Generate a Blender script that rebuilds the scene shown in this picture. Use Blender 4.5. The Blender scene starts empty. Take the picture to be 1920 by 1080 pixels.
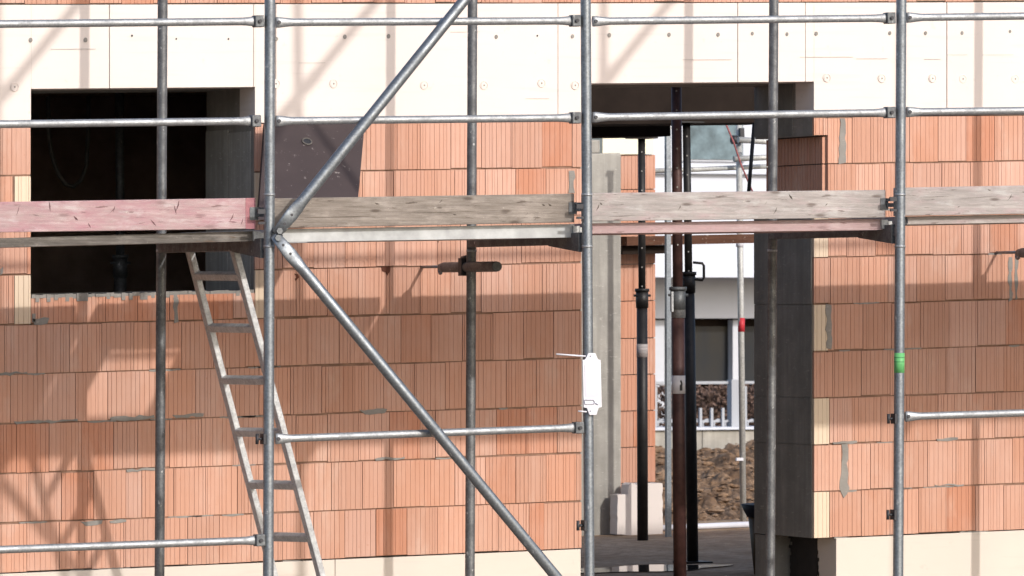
import bpy, math, random
from mathutils import Vector, Matrix
random.seed(7)
SC = bpy.context.scene
COL = SC.collection

# ------------------------------------------------------------------ camera, sky, sun, exposure
F, Y0, XV, YV = 10694.0, 572.0, 26600.0, -61.0       # focal length and horizon in photo pixels (1920 wide)
TH = math.atan(F / (XV - 960.0))                     # the camera looks this far to the right of straight at the wall
SN, CS = math.sin(TH), math.cos(TH)
DIST, CZ = F / 358.0, 1.40
CAM = Vector((-DIST * SN, -DIST * CS, CZ))
SL = (Y0 - YV) * SN / F                              # the courses climb gently to the right
cd = bpy.data.cameras.new('camera'); cam = bpy.data.objects.new('camera', cd); COL.objects.link(cam)
cam.location = CAM; cam.rotation_euler = (math.pi / 2, 0, -TH)
cd.sensor_width = 36.0; cd.lens = 36.0 * F / 1920.0; cd.shift_y = (Y0 - 540.0) / 1920.0
cd.clip_start = 0.5; cd.clip_end = 2000.0
cd.dof.use_dof = True; cd.dof.focus_distance = 29.5; cd.dof.aperture_fstop = 11.0
SC.camera = cam

SUN = Vector((0.30, -1.0, 0.52)).normalized()
EL = math.asin(SUN.z); AZ = math.atan2(SUN.x, SUN.y)
W = bpy.data.worlds.new('World'); SC.world = W; W.use_nodes = True
nt = W.node_tree; bg = nt.nodes['Background']
sky = nt.nodes.new('ShaderNodeTexSky'); sky.sky_type = 'NISHITA'; sky.sun_disc = False
sky.sun_elevation = EL; sky.sun_rotation = AZ; sky.dust_density = 2.0; sky.air_density = 0.8
nt.links.new(sky.outputs[0], bg.inputs[0]); bg.inputs[1].default_value = 0.15
ld = bpy.data.lights.new('sun', 'SUN'); lo = bpy.data.objects.new('sun', ld); COL.objects.link(lo)
ld.energy = 2.0; ld.angle = math.radians(1.1); ld.color = (1.0, 0.965, 0.92)
lo.rotation_euler = SUN.to_track_quat('Z', 'Y').to_euler()
SC.view_settings.view_transform = 'Standard'; SC.view_settings.look = 'None'
SC.view_settings.exposure = 0.62; SC.view_settings.gamma = 1.0
SC.cycles.use_denoising = True

# ------------------------------------------------------------------ coordinates: u along the wall, v out from it, z up
def P(x, y, v):
    """photo pixel seen on the vertical plane at distance v in front of the wall -> world point"""
    dx = SN + CS * (x - 960.0) / F; dy = CS - SN * (x - 960.0) / F; dz = (Y0 - y) / F
    t = (-v - CAM.y) / dy
    return Vector((CAM.x + t * dx, -v, CAM.z + t * dz))
def U(x, v=0.0): return P(x, 540, v).x
def ZT(x, y, v=0.0):
    p = P(x, y, v); return p.z - SL * p.x             # height with the slope of the courses taken off
def V_of(x, u):
    lo_, hi = -40.0, 8.0
    for _ in range(60):
        m = (lo_ + hi) / 2
        if U(x, m) > u: lo_ = m                       # u of the ray falls as v grows
        else: hi = m
    return (lo_ + hi) / 2
def W3(u, v, zt): return Vector((u, -v, zt + SL * u))

# ------------------------------------------------------------------ mesh builder
class MB:
    def __init__(s): s.v = []; s.f = []; s.sm = []; s.t = []; s.mi = []
    def face(s, pts, smooth=False, tint=(0.5, 0.5, 0.0), mi=0):
        i = len(s.v); s.v += [Vector(p) for p in pts]; s.f.append(list(range(i, i + len(pts))))
        s.sm.append(smooth); s.t.append(tint); s.mi.append(mi)
    def idx(s, ids, smooth=False, tint=(0.5, 0.5, 0.0), mi=0):
        s.f.append(list(ids)); s.sm.append(smooth); s.t.append(tint); s.mi.append(mi)
    def hexa(s, p, tint=(0.5, 0.5, 0.0), mi=0):
        """p: 4 points of one end, 4 of the other in the same order"""
        b = len(s.v); s.v += [Vector(q) for q in p]
        c = sum((Vector(q) for q in p), Vector()) / 8
        for ids in ((0,1,2,3), (4,5,6,7), (0,1,5,4), (1,2,6,5), (2,3,7,6), (3,0,4,7)):
            q = [s.v[b + k] for k in ids]
            n = (q[1] - q[0]).cross(q[2] - q[0]); m = sum(q, Vector()) / 4 - c
            ids = ids if n.dot(m) > 0 else ids[::-1]
            s.idx([b + k for k in ids], False, tint, mi)
        return s
    def box(s, u0, u1, v0, v1, z0, z1, tint=(0.5, 0.5, 0.0), mi=0):
        """box in wall coordinates following the slope of the courses"""
        s.hexa([W3(u0,v0,z0), W3(u1,v0,z0), W3(u1,v1,z0), W3(u0,v1,z0), W3(u0,v0,z1), W3(u1,v0,z1), W3(u1,v1,z1), W3(u0,v1,z1)], tint, mi)
        return s
    def bar(s, a, b, w, h, up=Vector((0, 0, 1))):
        """rectangular bar from a to b: w across, h along 'up'"""
        a = Vector(a); b = Vector(b); d = (b - a).normalized()
        x = d.cross(up).normalized() * (w / 2); y = x.cross(d).normalized() * (h / 2)
        s.hexa([a - x - y, a + x - y, a + x + y, a - x + y, b - x - y, b + x - y, b + x + y, b - x + y]); return s
    def tube(s, pts, rad, n=18, caps=True, hollow=False):
        """pts: points, rad: one radius, or (across, up) pairs per point"""
        pts = [Vector(p) for p in pts]; m = len(pts)
        if not isinstance(rad, (list, tuple)): rad = [rad] * m
        rings = []; x = None
        for k in range(m):
            d = (pts[min(k + 1, m - 1)] - pts[max(k - 1, 0)]).normalized()
            if x is None:
                up = Vector((0, 0, 1)) if abs(d.z) < 0.95 else Vector((0, 1, 0))
                x = d.cross(up).normalized()
            else: x = (x - d * x.dot(d)).normalized()
            y = x.cross(d); r = rad[k]; rx, ry = r if isinstance(r, (list, tuple)) else (r, r)
            b = len(s.v)
            for j in range(n):
                a = 2 * math.pi * j / n; s.v.append(pts[k] + x * (rx * math.cos(a)) + y * (ry * math.sin(a)))
            rings.append(b)
        for k in range(m - 1):
            for j in range(n):
                j2 = (j + 1) % n
                s.idx([rings[k] + j2, rings[k] + j, rings[k + 1] + j, rings[k + 1] + j2], True)
        if caps:
            s.idx([rings[0] + j for j in range(n)]); s.idx([rings[-1] + j for j in range(n)][::-1])
        return s
    def ring(s, c, axis, R, r, n=20, k=8):
        axis = Vector(axis).normalized(); up = Vector((0, 0, 1)) if abs(axis.z) < 0.9 else Vector((1, 0, 0))
        x = axis.cross(up).normalized(); y = axis.cross(x); c = Vector(c); b = len(s.v)
        for i in range(n):
            a = 2 * math.pi * i / n; d = x * math.cos(a) + y * math.sin(a)
            for j in range(k):
                t = 2 * math.pi * j / k; s.v.append(c + d * (R + r * math.cos(t)) + axis * (r * math.sin(t)))
        for i in range(n):
            for j in range(k):
                i2 = (i + 1) % n; j2 = (j + 1) % k
                s.idx([b + i * k + j, b + i2 * k + j, b + i2 * k + j2, b + i * k + j2], True)
        return s
    def prism(s, pts, off):
        """flat polygon pushed along off"""
        pts = [Vector(p) for p in pts]; off = Vector(off); n = len(pts); b = len(s.v)
        s.v += pts + [p + off for p in pts]
        nn = Vector()
        for i in range(n): nn += (pts[i] - pts[0]).cross(pts[(i + 1) % n] - pts[0])
        fl = nn.dot(off) > 0
        s.idx([b + i for i in (range(n - 1, -1, -1) if fl else range(n))])
        s.idx([b + n + i for i in (range(n) if fl else range(n - 1, -1, -1))])
        for i in range(n):
            j = (i + 1) % n; q = [b + i, b + j, b + n + j, b + n + i]
            s.idx(q if fl else q[::-1])
        return s

def obj(name, mb, mats, parent=None, origin=None, bevel=0.0):
    me = bpy.data.meshes.new(name)
    o = bpy.data.objects.new(name, me)
    org = Vector((0, 0, 0))
    if parent is not None:
        r = parent
        while r is not None: org = org + r.location; r = r.parent
        o.parent = parent
    if origin is not None:
        o.location = Vector(origin) - org; org = Vector(origin)
    me.from_pydata([tuple(p - org) for p in mb.v], [], mb.f)
    me.polygons.foreach_set('use_smooth', mb.sm)
    me.polygons.foreach_set('material_index', mb.mi)
    at = me.color_attributes.new('tint', 'FLOAT_COLOR', 'CORNER')
    buf = []
    for f, t in zip(mb.f, mb.t): buf += list(t[:3] + (1.0,)) * len(f)
    at.data.foreach_set('color', buf)
    for m in (mats if isinstance(mats, list) else [mats]): me.materials.append(m)
    me.validate(); me.update()
    if bevel:
        md = o.modifiers.new('bevel', 'BEVEL'); md.width = bevel; md.segments = 2; md.limit_method = 'ANGLE'
    COL.objects.link(o)
    return o
def tag(o, label=None, cat=None, group=None, kind=None):
    if label: o['label'] = label
    if cat: o['category'] = cat
    if group: o['group'] = group
    if kind: o['kind'] = kind
    return o
def thing(name, label, cat, loc, group=None):
    o = bpy.data.objects.new(name, None); COL.objects.link(o); o.location = Vector(loc); o.empty_display_size = 0.1
    return tag(o, label, cat, group)

# ------------------------------------------------------------------ materials
class NT:
    def __init__(s, name):
        s.m = bpy.data.materials.new(name); s.m.use_nodes = True; s.t = s.m.node_tree
        s.b = s.t.nodes['Principled BSDF']; s.tc = s.t.nodes.new('ShaderNodeTexCoord')
    def n(s, typ, **kw):
        o = s.t.nodes.new(typ)
        for k, v in kw.items():
            if k.startswith('i_'):
                key = k[2:].replace('_', ' '); o.inputs[key].default_value = v
            else: setattr(o, k, v)
        return o
    def l(s, a, b): s.t.links.new(a, b)
    def coords(s, scale=(1, 1, 1), rot=(0, 0, 0)):
        m = s.n('ShaderNodeMapping'); m.inputs['Scale'].default_value = scale; m.inputs['Rotation'].default_value = rot
        s.l(s.tc.outputs['Object'], m.inputs['Vector']); return m.outputs[0]
    def noise(s, vec, scale, detail=4, rough=0.6):
        o = s.n('ShaderNodeTexNoise'); o.inputs['Scale'].default_value = scale; o.inputs['Detail'].default_value = detail
        o.inputs['Roughness'].default_value = rough; s.l(vec, o.inputs['Vector']); return o.outputs['Fac']
    def ramp(s, fac, stops):
        o = s.n('ShaderNodeValToRGB'); e = o.color_ramp.elements
        while len(e) < len(stops): e.new(0.5)
        for q, (p, c) in zip(e, stops):
            q.position = p; q.color = tuple(c) + (1.0,) if not isinstance(c, (int, float)) else (c, c, c, 1)
        s.l(fac, o.inputs['Fac']); return o.outputs['Color']
    def mix(s, fac, a, b, mode='MIX'):
        o = s.n('ShaderNodeMix', data_type='RGBA', blend_type=mode)
        for k, q in ((0, fac), (6, a), (7, b)):
            if isinstance(q, (int, float)): o.inputs[k].default_value = q
            elif isinstance(q, tuple): o.inputs[k].default_value = q + (1.0,)
            else: s.l(q, o.inputs[k])
        return o.outputs[2]
    def bump(s, h, strength=0.3, dist=0.005):
        o = s.n('ShaderNodeBump'); o.inputs['Strength'].default_value = strength; o.inputs['Distance'].default_value = dist
        s.l(h, o.inputs['Height']); s.l(o.outputs[0], s.b.inputs['Normal'])
    def out(s, col=None, rough=0.8, metal=0.0, spec=0.3):
        if col is not None:
            if isinstance(col, tuple): s.b.inputs['Base Color'].default_value = col + (1.0,)
            else: s.l(col, s.b.inputs['Base Color'])
        if isinstance(rough, (int, float)): s.b.inputs['Roughness'].default_value = rough
        else: s.l(rough, s.b.inputs['Roughness'])
        if isinstance(metal, (int, float)): s.b.inputs['Metallic'].default_value = metal
        else: s.l(metal, s.b.inputs['Metallic'])
        s.b.inputs['Specular IOR Level'].default_value = spec
        return s.m

def mat_plain(name, col, rough=0.8, metal=0.0, var=0.25, scale=9.0, spec=0.3, bump=0.0):
    t = NT(name); n = t.noise(t.coords(), scale, 6)
    c = t.mix(t.ramp(n, [(0.3, 0.0), (0.7, 1.0)]), tuple(k * (1 - var) for k in col), tuple(min(1, k * (1 + var)) for k in col))
    if bump: t.bump(t.noise(t.coords(), scale * 6, 5), bump, 0.004)
    return t.out(c, rough, metal, spec)

def mat_brick(name='fired_clay', dark=1.0):
    t = NT(name)
    a = t.n('ShaderNodeAttribute', attribute_name='tint'); sp = t.n('ShaderNodeSeparateColor'); t.l(a.outputs['Color'], sp.inputs[0])
    k = lambda *c: tuple(q * dark for q in c)
    c = t.ramp(sp.outputs[0], [(0.0, k(.475, .205, .122)), (0.35, k(.487, .265, .185)), (0.7, k(.50, .292, .218)), (1.0, k(.515, .318, .252))])
    n1 = t.noise(t.coords((1, 1, 0.5)), 5.0, 5)
    c = t.mix(t.ramp(n1, [(0.45, 0.0), (0.8, 0.5)]), c, k(.58, .40, .335))
    n2 = t.noise(t.coords((45, 1, 1.2)), 1.6, 4)                       # drawn streaks of the extruded clay
    c = t.mix(t.ramp(n2, [(0.35, 0.22), (0.6, 0.0)]), c, k(.42, .20, .13))
    n3 = t.noise(t.coords(), 60, 3)
    c = t.mix(t.ramp(n3, [(0.64, 0.0), (0.78, 0.5)]), c, k(.42, .17, .10))
    mul = t.ramp(sp.outputs[1], [(0.0, 0.91), (1.0, 1.07)]); c = t.mix(1.0, c, mul, 'MULTIPLY')
    c = t.mix(sp.outputs[2], c, k(.62, .51, .385))
    n4 = t.noise(t.coords((2.2, 1, .8)), 2.4, 6, .65); c = t.mix(t.ramp(n4, [(.55, 0.0), (.72, .42)]), c, k(.56, .42, .35))
    n5 = t.noise(t.coords((9, 1, 5)), 4, 6, .7); c = t.mix(t.ramp(n5, [(.64, 0.0), (.72, .38)]), c, k(.34, .29, .25))
    t.bump(t.noise(t.coords((40, 1, 3)), 5, 4), 0.25, 0.003)
    return t.out(c, 0.9, 0, 0.15)

def mat_galv(name, base=(.20, .22, .24), dirt=0.24, metal=0.80, rough=0.38):
    t = NT(name); v = t.coords()
    vo = t.n('ShaderNodeTexVoronoi'); vo.inputs['Scale'].default_value = 90; t.l(v, vo.inputs['Vector'])
    c = t.mix(vo.outputs['Distance'], tuple(k * .8 for k in base), tuple(min(1, k * 1.25) for k in base))
    n = t.noise(t.coords((1, 1, 1)), 14, 8, 0.7)
    c = t.mix(t.ramp(n, [(0.42, dirt), (0.56, 0.0)]), c, (.075, .075, .078))
    n2 = t.noise(t.coords((1, 1, 0.6)), 37, 4, 0.7)
    c = t.mix(t.ramp(n2, [(0.64, 0.0), (0.70, 0.8)]), c, (.42, .42, .41))       # cement splashes
    r = t.ramp(n, [(0.35, rough + .22), (0.65, rough)])
    mt = t.ramp(n2, [(0.63, metal), (0.70, 0.1)])
    t.bump(n2, 0.15, 0.002)
    return t.out(c, r, mt, 0.5)

def mat_wood(name, c0, c1, c2, knot=(.10, .07, .05), ks=0.7, paint=None, pf=(0.35, 0.6)):
    t = NT(name); v = t.coords((1.6, 14, 22), (0, .02, 0))
    n = t.noise(v, 2.6, 10, 0.78); c = t.ramp(n, [(0.32, c0), (0.5, c1), (0.68, c2)])
    n4 = t.noise(t.coords((1.5, 3, 3)), 1.6, 3); c = t.mix(t.ramp(n4, [(.35, .45), (.65, 0.0)]), c, tuple(q * .62 for q in c1))
    if paint:
        n3 = t.noise(t.coords((2.5, 6, 9)), 2.0, 7, 0.7); f = t.ramp(n3, [(pf[0], 0.0), (pf[1], 1.0)])
        pn = t.noise(t.coords((1, 4, 5)), 3, 4); pc = t.mix(pn, tuple(q * .75 for q in paint), tuple(min(1, q * 1.25) for q in paint))
        c = t.mix(f, c, pc)
    sx = t.n('ShaderNodeSeparateXYZ'); t.l(t.tc.outputs['Object'], sx.inputs[0]); cx = t.n('ShaderNodeCombineXYZ'); t.l(sx.outputs[0], cx.inputs[0]); t.l(sx.outputs[2], cx.inputs[1])
    def flat(scale, rot):
        mp = t.n('ShaderNodeMapping'); mp.inputs['Scale'].default_value = scale; mp.inputs['Rotation'].default_value = (0, 0, rot); t.l(cx.outputs[0], mp.inputs['Vector']); return mp.outputs[0]
    ch = t.noise(flat((3, 9, 1), 0), 1.3, 6, .7); c = t.mix(t.ramp(ch, [(.52, 0.0), (.68, .35)]), c, tuple(min(.6, q * 1.35 + .05) for q in c2))
    vo = t.n('ShaderNodeTexVoronoi', voronoi_dimensions='2D'); vo.inputs['Scale'].default_value = 1.0; t.l(flat((1.7, 6.0, 1), .12), vo.inputs['Vector'])
    c = t.mix(t.ramp(vo.outputs['Distance'], [(0.025, ks), (0.062, 0.0)]), c, knot)
    cr = t.noise(flat((5, 34, 1), -.5), 1.6, 4)
    c = t.mix(t.ramp(cr, [(0.63, 0.0), (0.68, 0.7)]), c, knot)
    sp = t.noise(t.coords(), 45, 3); c = t.mix(t.ramp(sp, [(0.66, 0.0), (0.72, 0.6)]), c, (.46, .42, .37))
    t.bump(n, 0.7, 0.004)
    return t.out(c, 0.85, 0, 0.2)

def mat_insul(name, col):
    t = NT(name); n = t.noise(t.coords((1, 1, 1.6)), 2.2, 5)
    c = t.mix(n, tuple(k * .93 for k in col), tuple(min(1, k * 1.05) for k in col))
    n2 = t.noise(t.coords((1.5, 1, 26)), 1.2, 2); c = t.mix(t.ramp(n2, [(.58, 0), (.66, .32)]), c, tuple(k * .86 for k in col))
    n3 = t.noise(t.coords(), 16, 5); c = t.mix(t.ramp(n3, [(.63, 0), (.72, .30)]), c, (.44, .385, .34))
    t.bump(t.noise(t.coords(), 130, 2), 0.12, 0.002)
    return t.out(c, 0.85, 0, 0.2)

def mat_concrete(name, col, streak=0.5):
    t = NT(name); n = t.noise(t.coords(), 4, 8, 0.65)
    c = t.ramp(n, [(0.3, tuple(k * .72 for k in col)), (0.7, tuple(k * 1.2 for k in col))])
    n2 = t.noise(t.coords((14, 14, 0.7)), 1.5, 5); c = t.mix(t.ramp(n2, [(.4, streak), (.6, 0)]), c, tuple(k * .65 for k in col))
    n3 = t.noise(t.coords((1, 1, 3)), 22, 4); c = t.mix(t.ramp(n3, [(.62, 0), (.7, .4)]), c, tuple(min(1, k * 1.7) for k in col))
    t.bump(n3, 0.3, 0.006)
    return t.out(c, 0.9, 0, 0.2)

def mat_dirt(name, a, b, c2):
    t = NT(name); n = t.noise(t.coords(), 2.2, 9, 0.7); n2 = t.noise(t.coords(), 11, 6, 0.7)
    c = t.ramp(n, [(0.3, a), (0.52, b), (0.72, c2)]); c = t.mix(t.ramp(n2, [(.35, .6), (.6, 0)]), c, tuple(k * .55 for k in a))
    t.bump(n2, 0.9, 0.05)
    return t.out(c, 0.95, 0, 0.1)

M = {}
M['clay'] = mat_brick()
M['clay_dark'] = mat_brick('indoor_clay', 1.0)
M['galv'] = mat_galv('galvanised_steel')
M['galv_old'] = mat_galv('dirty_galvanised_steel', (.135, .14, .145), 0.6, 0.6, 0.45)
M['galv_pale'] = mat_galv('pale_galvanised_steel', (.31, .322, .335), 0.2, 0.7, 0.45)
M['galv_dark'] = mat_galv('dull_galvanised_steel', (.12, .128, .135), 0.5, 0.6, 0.5)
M['deck_alu'] = mat_plain('dusty_aluminium', (.355, .365, .37), 0.6, 0.2, 0.22, 11, 0.3)
M['alu'] = mat_galv('weathered_aluminium', (.40, .40, .385), 0.2, 0.3, 0.5)
M['ladder'] = mat_galv('ladder_aluminium', (.40, .405, .405), 0.22, 0.3, 0.5)
M['dark_steel'] = mat_plain('dark_fittings', (.045, .045, .05), 0.55, 0.5)
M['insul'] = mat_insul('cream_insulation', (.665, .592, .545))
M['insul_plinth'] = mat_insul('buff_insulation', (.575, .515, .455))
M['insul_yellow'] = mat_insul('pale_yellow_foam', (.80, .74, .56))
M['mortar'] = mat_concrete('grey_mortar', (.25, .235, .215), 0.2)
M['core'] = mat_concrete('wall_core', (.24, .22, .195), 0.4)
M['plaster'] = mat_concrete('grey_parging', (.20, .19, .17), 0.5)
M['concrete'] = mat_concrete('raw_concrete', (.34, .32, .285), 0.5)
M['floor'] = mat_dirt('dusty_floor', (.30, .19, .11), (.44, .31, .21), (.56, .42, .30))
M['bitumen'] = mat_plain('bitumen', (.012, .012, .013), 0.6, 0, 0.4, 14, 0.4, 0.4)
M['dark_room'] = mat_plain('dark_room_wall', (.36, .27, .235), 0.9, 0, 0.35, 3)
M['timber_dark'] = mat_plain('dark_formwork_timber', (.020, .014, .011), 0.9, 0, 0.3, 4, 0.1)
M['timber_brown'] = mat_wood('brown_beam_timber', (.055, .025, .016), (.085, .038, .022), (.12, .055, .034))
M['wood_red'] = mat_wood('red_painted_board', (.24, .20, .195), (.37, .27, .265), (.50, .40, .395), (.13, .07, .07), .45, (.34, .19, .21), (0.40, 0.66))
M['wood_grey'] = mat_wood('weathered_board', (.125, .105, .09), (.215, .185, .16), (.34, .30, .265), (.06, .042, .032))
M['wood_pale'] = mat_wood('pale_weathered_board', (.20, .18, .168), (.32, .29, .275), (.46, .425, .40), (.09, .065, .055), .7, (.36, .275, .275), (.5, .75))
M['wood_pink'] = mat_wood('pink_stained_edge', (.27, .20, .19), (.36, .26, .26), (.46, .36, .35), (.13, .08, .08), .5, (.36, .245, .25), (.42, .66))
M['wood_edge'] = mat_wood('dark_deck_edge', (.06, .054, .048), (.11, .10, .09), (.22, .20, .185))
M['film_ply'] = mat_plain('film_faced_plywood', (.115, .082, .078), 0.5, 0, 0.25, 5, 0.4)
M['rust'] = mat_plain('maroon_prop_paint', (.055, .025, .022), 0.55, 0.2, 0.4, 18, 0.4)
M['black_steel'] = mat_plain('black_prop_steel', (.018, .016, .015), 0.5, 0.3, 0.4, 20, 0.4)
M['white_plastic'] = mat_plain('white_plastic', (.57, .57, .615), 0.45, 0, 0.03, 4, 0.4)
M['lilac_card'] = mat_plain('pale_card', (.49, .485, .55), 0.5, 0, 0.03, 4, 0.4)
M['grey_line'] = mat_plain('grey_clip', (.30, .30, .36), 0.5)
M['green_tape'] = mat_plain('green_tape', (.11, .36, .13), 0.5, 0, 0.15, 40)
M['green_dark'] = mat_plain('dark_green_print', (.03, .14, .05), 0.6)
M['red_paint'] = mat_plain('red_band', (.42, .03, .04), 0.5)
M['red_rope'] = mat_plain('red_rope', (.27, .09, .09), 0.8)
M['white_paint'] = mat_plain('white_render', (.50, .525, .585), 0.8, 0, 0.03, 2)
M['grey_paint'] = mat_plain('grey_frame', (.45, .47, .52), 0.6, 0, 0.06, 4)
M['pvc'] = mat_plain('white_fence_plastic', (.30, .315, .345), 0.5, 0, 0.05, 4)
M['blind'] = mat_plain('blue_grey_curtain', (.11, .155, .175), 0.6, 0, 0.45, 7)
gl = NT('dark_glass'); gn = gl.noise(gl.coords((1.2, 1, .7)), 1.1, 3)
M['glass'] = gl.out(gl.ramp(gn, [(.3, (.012, .018, .028)), (.55, (.025, .025, .025)), (.72, (.07, .052, .014))]), 0.25, 0, 0.12)
M['dirt'] = mat_dirt('turned_soil', (.15, .088, .052), (.26, .17, .108), (.38, .275, .195))
M['gravel'] = mat_dirt('site_gravel', (.25, .20, .155), (.33, .27, .21), (.40, .34, .28))
M['bin'] = mat_plain('olive_plastic', (.06, .036, .010), 0.6, 0, 0.4, 5, 0.1)
M['bin_rim'] = mat_plain('navy_rim', (.006, .009, .018), 0.6, 0, 0.2, 6, 0.1)
M['shrub'] = mat_plain('dry_leaves', (.11, .07, .055), 0.8, 0, 0.6, 30)
M['water'] = NT('puddle_water').out((.05, .045, .04), 0.04, 0, 0.6)
M['cable'] = mat_plain('grey_cable', (.17, .17, .17), 0.6)

# ------------------------------------------------------------------ ground
g = MB(); g.face([(-300, -300, -0.30), (300, -300, -0.30), (300, 600, -0.30), (-300, 600, -0.30)])
tag(obj('ground', g, M['gravel']), kind='structure')

# ------------------------------------------------------------------ the shell of the building
BT = 0.74                                            # wall thickness
Z_P = 0.5 * (ZT(0, 1075) + ZT(1920, 993))            # top of the plinth strip = bottom of the block courses
CH = (ZT(0, 237) - ZT(0, 1075)) / 9.0                # course height
Z_I0 = Z_P + 9 * CH; Z_I1 = ZT(960, 6); Z_TOP = Z_I1 + 0.085
INS = 0.23
uL, uR = -5.5, 7.0
WU0, WU1 = U(58), U(478); WZ0, WZ1 = ZT(270, 553), ZT(270, 165)
DU0, DU1, DU2 = U(1091), U(1526), U(1552)
DZ1 = ZT(1300, 155); NZ1 = ZT(1552, 254); NZ0 = Z_P + 6.9 * CH
bld = thing('brick_building', 'unfinished orange clay block building with cream insulation band, window hole and wide doorway', 'building', (0, 0, -0.3))

def subtract(rects, h):
    out = []
    for (a, b, c, d) in rects:
        if h[1] <= a or h[0] >= b or h[3] <= c or h[2] >= d: out.append((a, b, c, d)); continue
        if h[0] > a: out.append((a, h[0], c, d))
        if h[1] < b: out.append((h[1], b, c, d))
        m0, m1 = max(a, h[0]), min(b, h[1])
        if h[2] > c: out.append((m0, m1, c, h[2]))
        if h[3] < d: out.append((m0, m1, h[3], d))
    return out
HOLES = [(WU0, WU1, WZ0, WZ1), (DU0, DU1, -5, DZ1), (DU1 - .001, DU2, NZ0, NZ1)]

def groove_panel(mb, a, b, z0, z1, tint, fn, v0=0.0, dep=0.02, L=0.171, gd=1.0, gw=1.0):
    """one extruded clay block face with its vertical grooves; fn(s, v, z) -> world"""
    gj, bj = 0.0017, 0.0030
    a += gj; b -= gj; z0 += bj; z1 -= bj
    if b - a < 0.008 or z1 - z0 < 0.008: return
    prof = [(a, -dep), (a, v0)]
    s = a + random.uniform(.006, .022); 
    while s < b - 0.006:
        w = random.choice((.0012, .0015, .0018, .0026)) * gw; d = random.uniform(.0015, .0045) * gd
        prof += [(s, v0), (s + .0004, v0 - d), (s + w, v0 - d), (s + w + .0004, v0)]
        s += w + random.choice((.013, .021, .023, .025, .027))
    prof = [q for q in prof if q[0] < b]
    prof += [(b, v0), (b, -dep)]
    n = len(prof); i0 = len(mb.v)
    mb.v += [fn(s_, v_, z0) for s_, v_ in prof] + [fn(s_, v_, z1) for s_, v_ in prof]
    for k in range(n - 1): mb.idx([i0 + k, i0 + k + 1, i0 + n + k + 1, i0 + n + k], False, tint)
    mb.face([fn(a, v0, z1), fn(b, v0, z1), fn(b, -dep, z1), fn(a, -dep, z1)], False, tint)
    mb.face([fn(a, v0, z0), fn(a, -dep, z0), fn(b, -dep, z0), fn(b, v0, z0)], False, tint)

# infill strips of pale block beside the openings
STR = []
for c, x0, x1 in ((5, 27, 58), (7, 27, 58), (5, 478, 496), (7, 478, 488), (0, 1526, 1555), (2, 1526, 1555), (4, 1526, 1553), (6, 1526, 1553)):
    STR.append((U(x0), U(x1), Z_P + c * CH, Z_P + (c + 1) * CH))
wall = MB(); strips = MB()
wfn = lambda s, v, z: W3(s, v, z)
LB = 0.1722
rows = [(Z_P + c * CH, Z_P + (c + 1) * CH, c) for c in range(9)] + [(Z_I1, Z_TOP, 11)]
for z0, z1, c in rows:
    u = uL + (0.5 if c % 2 else 0.0) * LB + 0.013 * math.sin(c * 2.1)
    while u < uR:
        e = u + LB * (1.0 if random.random() > .06 else random.choice((.5, .75)))
        rs = [(u, e, z0, z1)]
        for h in HOLES: rs = subtract(rs, h)
        for s_ in STR: rs = subtract(rs, s_)
        tint = (min(1, max(0, random.gauss(.55, .16))), random.random(), 0.0); dv = random.uniform(-.0025, .0025)
        if random.random() < .07: tint = (0.12, random.uniform(0, .5), 0.0)
        if c == 5 and e < WU1 and u > WU0: tint = (random.uniform(0, .25), random.uniform(.2, .8), 0.0)
        za, zb_ = random.choice((0, 0, .001, .003, .005)), random.choice((0, 0, 0, .002, .004))
        for r in rs: groove_panel(wall, r[0], r[1], r[2] + za * (r[2] == z0), r[3] - zb_ * (r[3] == z1), tint, wfn, dv)
        u = e
for r in STR:
    m_ = MB(); groove_panel(m_, r[0], r[1], r[2], r[3], (.5, .5, random.uniform(.8, 1.0)), wfn, 0.001)
    tag(obj('infill_strip', m_, M['clay'], bld), 'cream coloured narrow cut block beside an opening')
# the ribbed block faces inside the niche beside the doorway (they face left)
nfn = lambda s, v, z: Vector((DU2 + v, s, z + SL * DU2))
for z0, z1 in ((NZ0, Z_P + 8 * CH), (Z_P + 8 * CH, NZ1 - .003)):
    s = 0.022
    while s < BT - .02:
        e = min(s + .36, BT - .01); groove_panel(wall, s, e, z0, z1, (.3, .4, 0), lambda q, v, z: Vector((DU2 - v - .021, q, z + SL * DU2)), 0.0, .019, gd=4.0, gw=8.0); s = e
obj('brick_wall', wall, M['clay'], bld)

core = MB()
rs = [(uL, uR, Z_P + .003, Z_I0)]
for h in HOLES: rs = subtract(rs, h)
jb = MB()
for r in rs: core.box(r[0], r[1], -.0205, -BT, r[2], r[3]); jb.box(r[0] + .004, r[1] - .004, -.0085, -.0203, r[2] + .002, r[3] - .002)
obj('joint_bed', jb, mat_plain('clay_joint', (.23, .14, .10), 0.9, 0, 0.3, 12), bld)
rs = [(uL, uR, Z_I0, Z_I1 - .002)]
for h in HOLES: rs = subtract(rs, h)
for r in rs: core.box(r[0], r[1], -INS - .002, -BT, r[2], min(r[3], Z_I1 - .32))
core.box(uL, uR, -INS - .002, -.30, Z_I1 - .32, Z_I1 - .002); core.box(uL, uR, -.0205, -.30, Z_I1 - .001, Z_TOP - .005)
obj('wall_core', core, M['core'], bld)
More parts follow.
